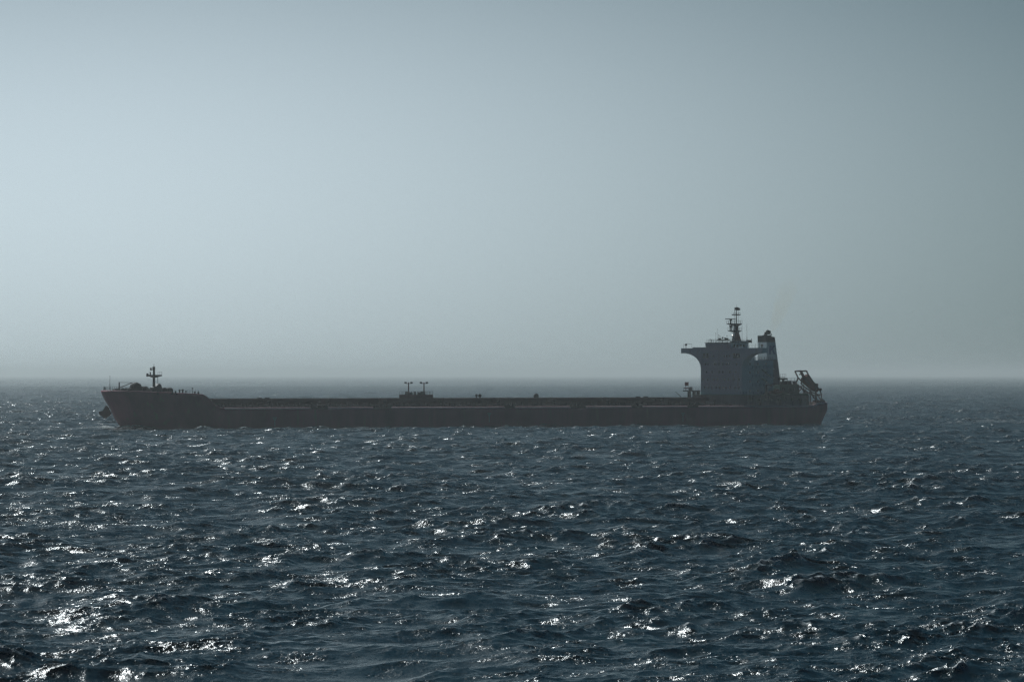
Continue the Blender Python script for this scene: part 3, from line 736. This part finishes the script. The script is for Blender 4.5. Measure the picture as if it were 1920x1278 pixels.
SW = Matrix.Rotation(R(215), 4, 'Z'); 
def ship_pt(s, y, z): 
    p = SW @ Vector((s, y, z)); return (p.x + X0, p.y + Y0, p.z)
# free-fall lifeboat on its launching ramp, at the stern
RY = 9.6
import mathutils
A0 = Vector((9.0, 0, 16.1)); A1 = Vector((1.2, 0, 10.4))
slope = math.atan2(A1.z - A0.z, A1.x - A0.x)
fr = MB()
for y in (RY - 1.35, RY + 1.35):
    fr.path([(9.7, y, 17.6), (7.1, y, 17.75), (6.1, y, 16.3), (3.2, y, 12.9), (1.3, y, 11.3)], .25, 6)      # upper guard
    fr.path([(9.7, y, 17.6), (8.4, y, 15.5), (5.8, y, 13.4)], .23, 6)
    fr.path([(8.3, y, 15.6), (9.3, y, 13.6), (8.0, y, 12.6), (4.1, y, 10.5), (1.4, y, 9.6)], .24, 6)      # sloping rail
    for a_, b_ in (((8.1, 13.2), (8.1, 7.3)), ((3.2, 12.4), (3.2, 7.3)), ((.7, 9.9), (.7, 7.5)), ((1.4, 11.3), (.7, 9.9)), ((8.1, 8.8), (5.6, 10.9)), ((8.1, 10.9), (6.9, 11.9)), ((5.3, 11.4), (3.9, 8.6)), ((3.2, 10.8), (.9, 8.0)), ((9.4, 12.9), (8.1, 10.8)), ((9.4, 10.4), (8.1, 8.4)), ((5.4, 11.2), (5.4, 7.6))):
        fr.tube((a_[0], y, a_[1]), (b_[0], y, b_[1]), .2, .2, 6)
for s, z in ((9.7, 17.6), (7.1, 17.75), (8.1, 8.8), (3.2, 9.6), (.7, 9.9), (8.0, 12.6)):
    fr.tube((s, RY - 1.35, z), (s, RY + 1.35, z), .13, .13, 6)
fr.box(6.6, 9.8, RY - 1.4, RY + 1.4, 17.5, 17.85).box(.2, 2.2, RY - 1.5, RY + 1.5, 7.5, 8.1)
fr.lathe((2.7, RY, 13.1), [(.1, -1.6), (.5, -1.6), (.5, 1.6), (.1, 1.6)], 10, 'y').lathe((1.1, RY, 11.6), [(.1, -1.6), (.42, -1.6), (.42, 1.6), (.1, 1.6)], 10, 'y')
fr.box(7.6, 8.6, RY - .6, RY + .6, 16.4, 16.75)
fr.build('launching_frame', M_redm, ship)
lbm = boat_mesh(8.2, 2.7, 2.6)
lbo = lbm.build('hull', M_orange)
tagroot = empty('lifeboat', ship_pt(5.2, RY, 12.35))
tag(tagroot, 'dark orange enclosed lifeboat nose down on the launching frame at the stern', 'lifeboat')
tilt = R(38)
tagroot.rotation_euler = (Matrix.Rotation(R(215), 3, 'Z') @ Matrix.Rotation(-slope - math.pi if False else -R(35), 3, 'Y') @ Matrix.Rotation(math.pi, 3, 'Z')).to_euler()
lbo.parent = tagroot
MB().box(-3.2, -1.3, -.75, .75, 2.0, 3.15, .25, .15).build('cockpit', M_orange, tagroot)
for y in (-.76, .72): MB().box(-2.8, -2.3, y, y + .04, 2.5, 2.8).build('porthole', M_glass, tagroot)
lr = MB()
for y in (-1.2, 1.2): lr.box(-3.4, 3.0, y - .06, y + .06, 1.15, 1.3)
lr.build('fender_rail', M_steel, tagroot)
# rescue boat
rb = empty('rescue_boat', ship_pt(23.4, 15.2, 10.2), R(215))
tag(rb, 'small orange rescue boat on the port deck beside the white accommodation block', 'boat')
boat_mesh(5.4, 1.9, 1.15).build('hull', M_orange, rb)
MB().box(-1.4, .2, -.5, .5, 1.0, 1.6, .15, .1).build('console', M_orange, rb)
MB().box(-2.2, 2.0, -.7, -.5, -.24, .2).box(-2.2, 2.0, .5, .7, -.24, .2).build('cradle', M_steel, ship).location = (23.4, 15.2, 10.2)
# stern mooring gear, behind the bulwark
for s, y, r0, zt_ in ((6.4, 9, .9, 9.3), (5.0, 7, .8, 9.1), (2.4, 4, .6, 8.6)):
    MB().lathe((s, y, zt_ - r0), [(r0 * .5, -1.1), (r0, -1.1), (r0, -.9), (r0 * .6, -.9), (r0 * .6, .9), (r0, .9), (r0, 1.1), (r0 * .5, 1.1)], 12, 'y').box(s - r0, s + r0, y - 1.2, y + 1.2, 6.5, 7.6).build('mooring_winch', M_green, ship)
for s, y in ((1.2, 12.2), (.6, 8.4)): MB().box(s - .6, s + .6, y - .7, y + .7, 7.4, 8.15, .15, .15).tube((s, y, 7.4), (s, y, 8.5), .2, .2).build('fairlead', M_steel, ship)
MB().tube((.5, -6, 7.4), (.3, -6, 11.0), .07, .05, 6).build('ensign_staff', M_steel, ship)

# ------------------------------------------------------------------ haze
HX = 100000.0; HZ0, HZ1 = -5.0, 56.0
hz = MB().box(-HX, HX, -HX, HX, HZ0, HZ1)
mh_ = bpy.data.materials.new('sea_haze'); mh_.use_nodes = True
hn, hl = mh_.node_tree.nodes, mh_.node_tree.links
hn.clear()
pv = hn.new('ShaderNodeVolumePrincipled'); pv.inputs['Density'].default_value = 6.5e-5
pv.inputs['Color'].default_value = (0.92, 0.97, 0.965, 1); pv.inputs['Anisotropy'].default_value = 0.75
ho = hn.new('ShaderNodeOutputMaterial'); hl.new(pv.outputs[0], ho.inputs['Volume'])
hzo = hz.build('haze', mh_); tag(hzo, kind='stuff')
hzo['label'] = 'pale grey sea haze thickening towards the horizon'

# faint yellowish smoke drifting up and aft from the funnel
sm = MB(); prof = []
path = [(13.6, 30.3, .5), (12.2, 32.0, 1.3), (10.9, 34.5, 2.0), (9.6, 37.5, 2.6), (8.0, 41.0, 3.1), (6.2, 45.0, 3.4), (4.8, 48.5, 2.6), (4.2, 50.0, 1.0)]
vs, m_ = [], 14
for s, z, r0 in path:
    for j in range(m_):
        a = 2 * math.pi * j / m_; vs.append((s + r0 * math.cos(a) , r0 * math.sin(a), z + r0 * .25 * math.cos(a)))
fs = [(i * m_ + j, i * m_ + (j + 1) % m_, (i + 1) * m_ + (j + 1) % m_, (i + 1) * m_ + j) for i in range(len(path) - 1) for j in range(m_)]
fs += [tuple(range(m_)), tuple(reversed([(len(path) - 1) * m_ + j for j in range(m_)]))]
sm.add(vs, fs)
msm = bpy.data.materials.new('exhaust_smoke'); msm.use_nodes = True
nn, ll = msm.node_tree.nodes, msm.node_tree.links; nn.clear()
ps = nn.new('ShaderNodeVolumePrincipled'); ps.inputs['Color'].default_value = (0.74, 0.58, 0.28, 1); ps.inputs['Anisotropy'].default_value = .3
tz = nn.new('ShaderNodeTexCoord'); tn = nn.new('ShaderNodeTexNoise'); tn.inputs['Scale'].default_value = .35; ll.new(tz.outputs['Object'], tn.inputs['Vector'])
sz = nn.new('ShaderNodeSeparateXYZ'); ll.new(tz.outputs['Object'], sz.inputs[0])
mrg = nn.new('ShaderNodeMapRange'); ll.new(sz.outputs['Z'], mrg.inputs[0]); mrg.inputs[1].default_value = 31; mrg.inputs[2].default_value = 50; mrg.inputs[3].default_value = 0.07; mrg.inputs[4].default_value = 0.0
mm = nn.new('ShaderNodeMath'); mm.operation = 'MULTIPLY'; ll.new(mrg.outputs[0], mm.inputs[0]); ll.new(tn.outputs['Fac'], mm.inputs[1])
ll.new(mm.outputs[0], ps.inputs['Density'])
om = nn.new('ShaderNodeOutputMaterial'); ll.new(ps.outputs[0], om.inputs['Volume'])
smo = sm.build('smoke', msm); smo.location = (X0, Y0, 0); smo.rotation_euler = (0, 0, R(215))
tag(smo, 'faint yellowish exhaust smoke rising above the black funnel top', 'smoke', kind='stuff')
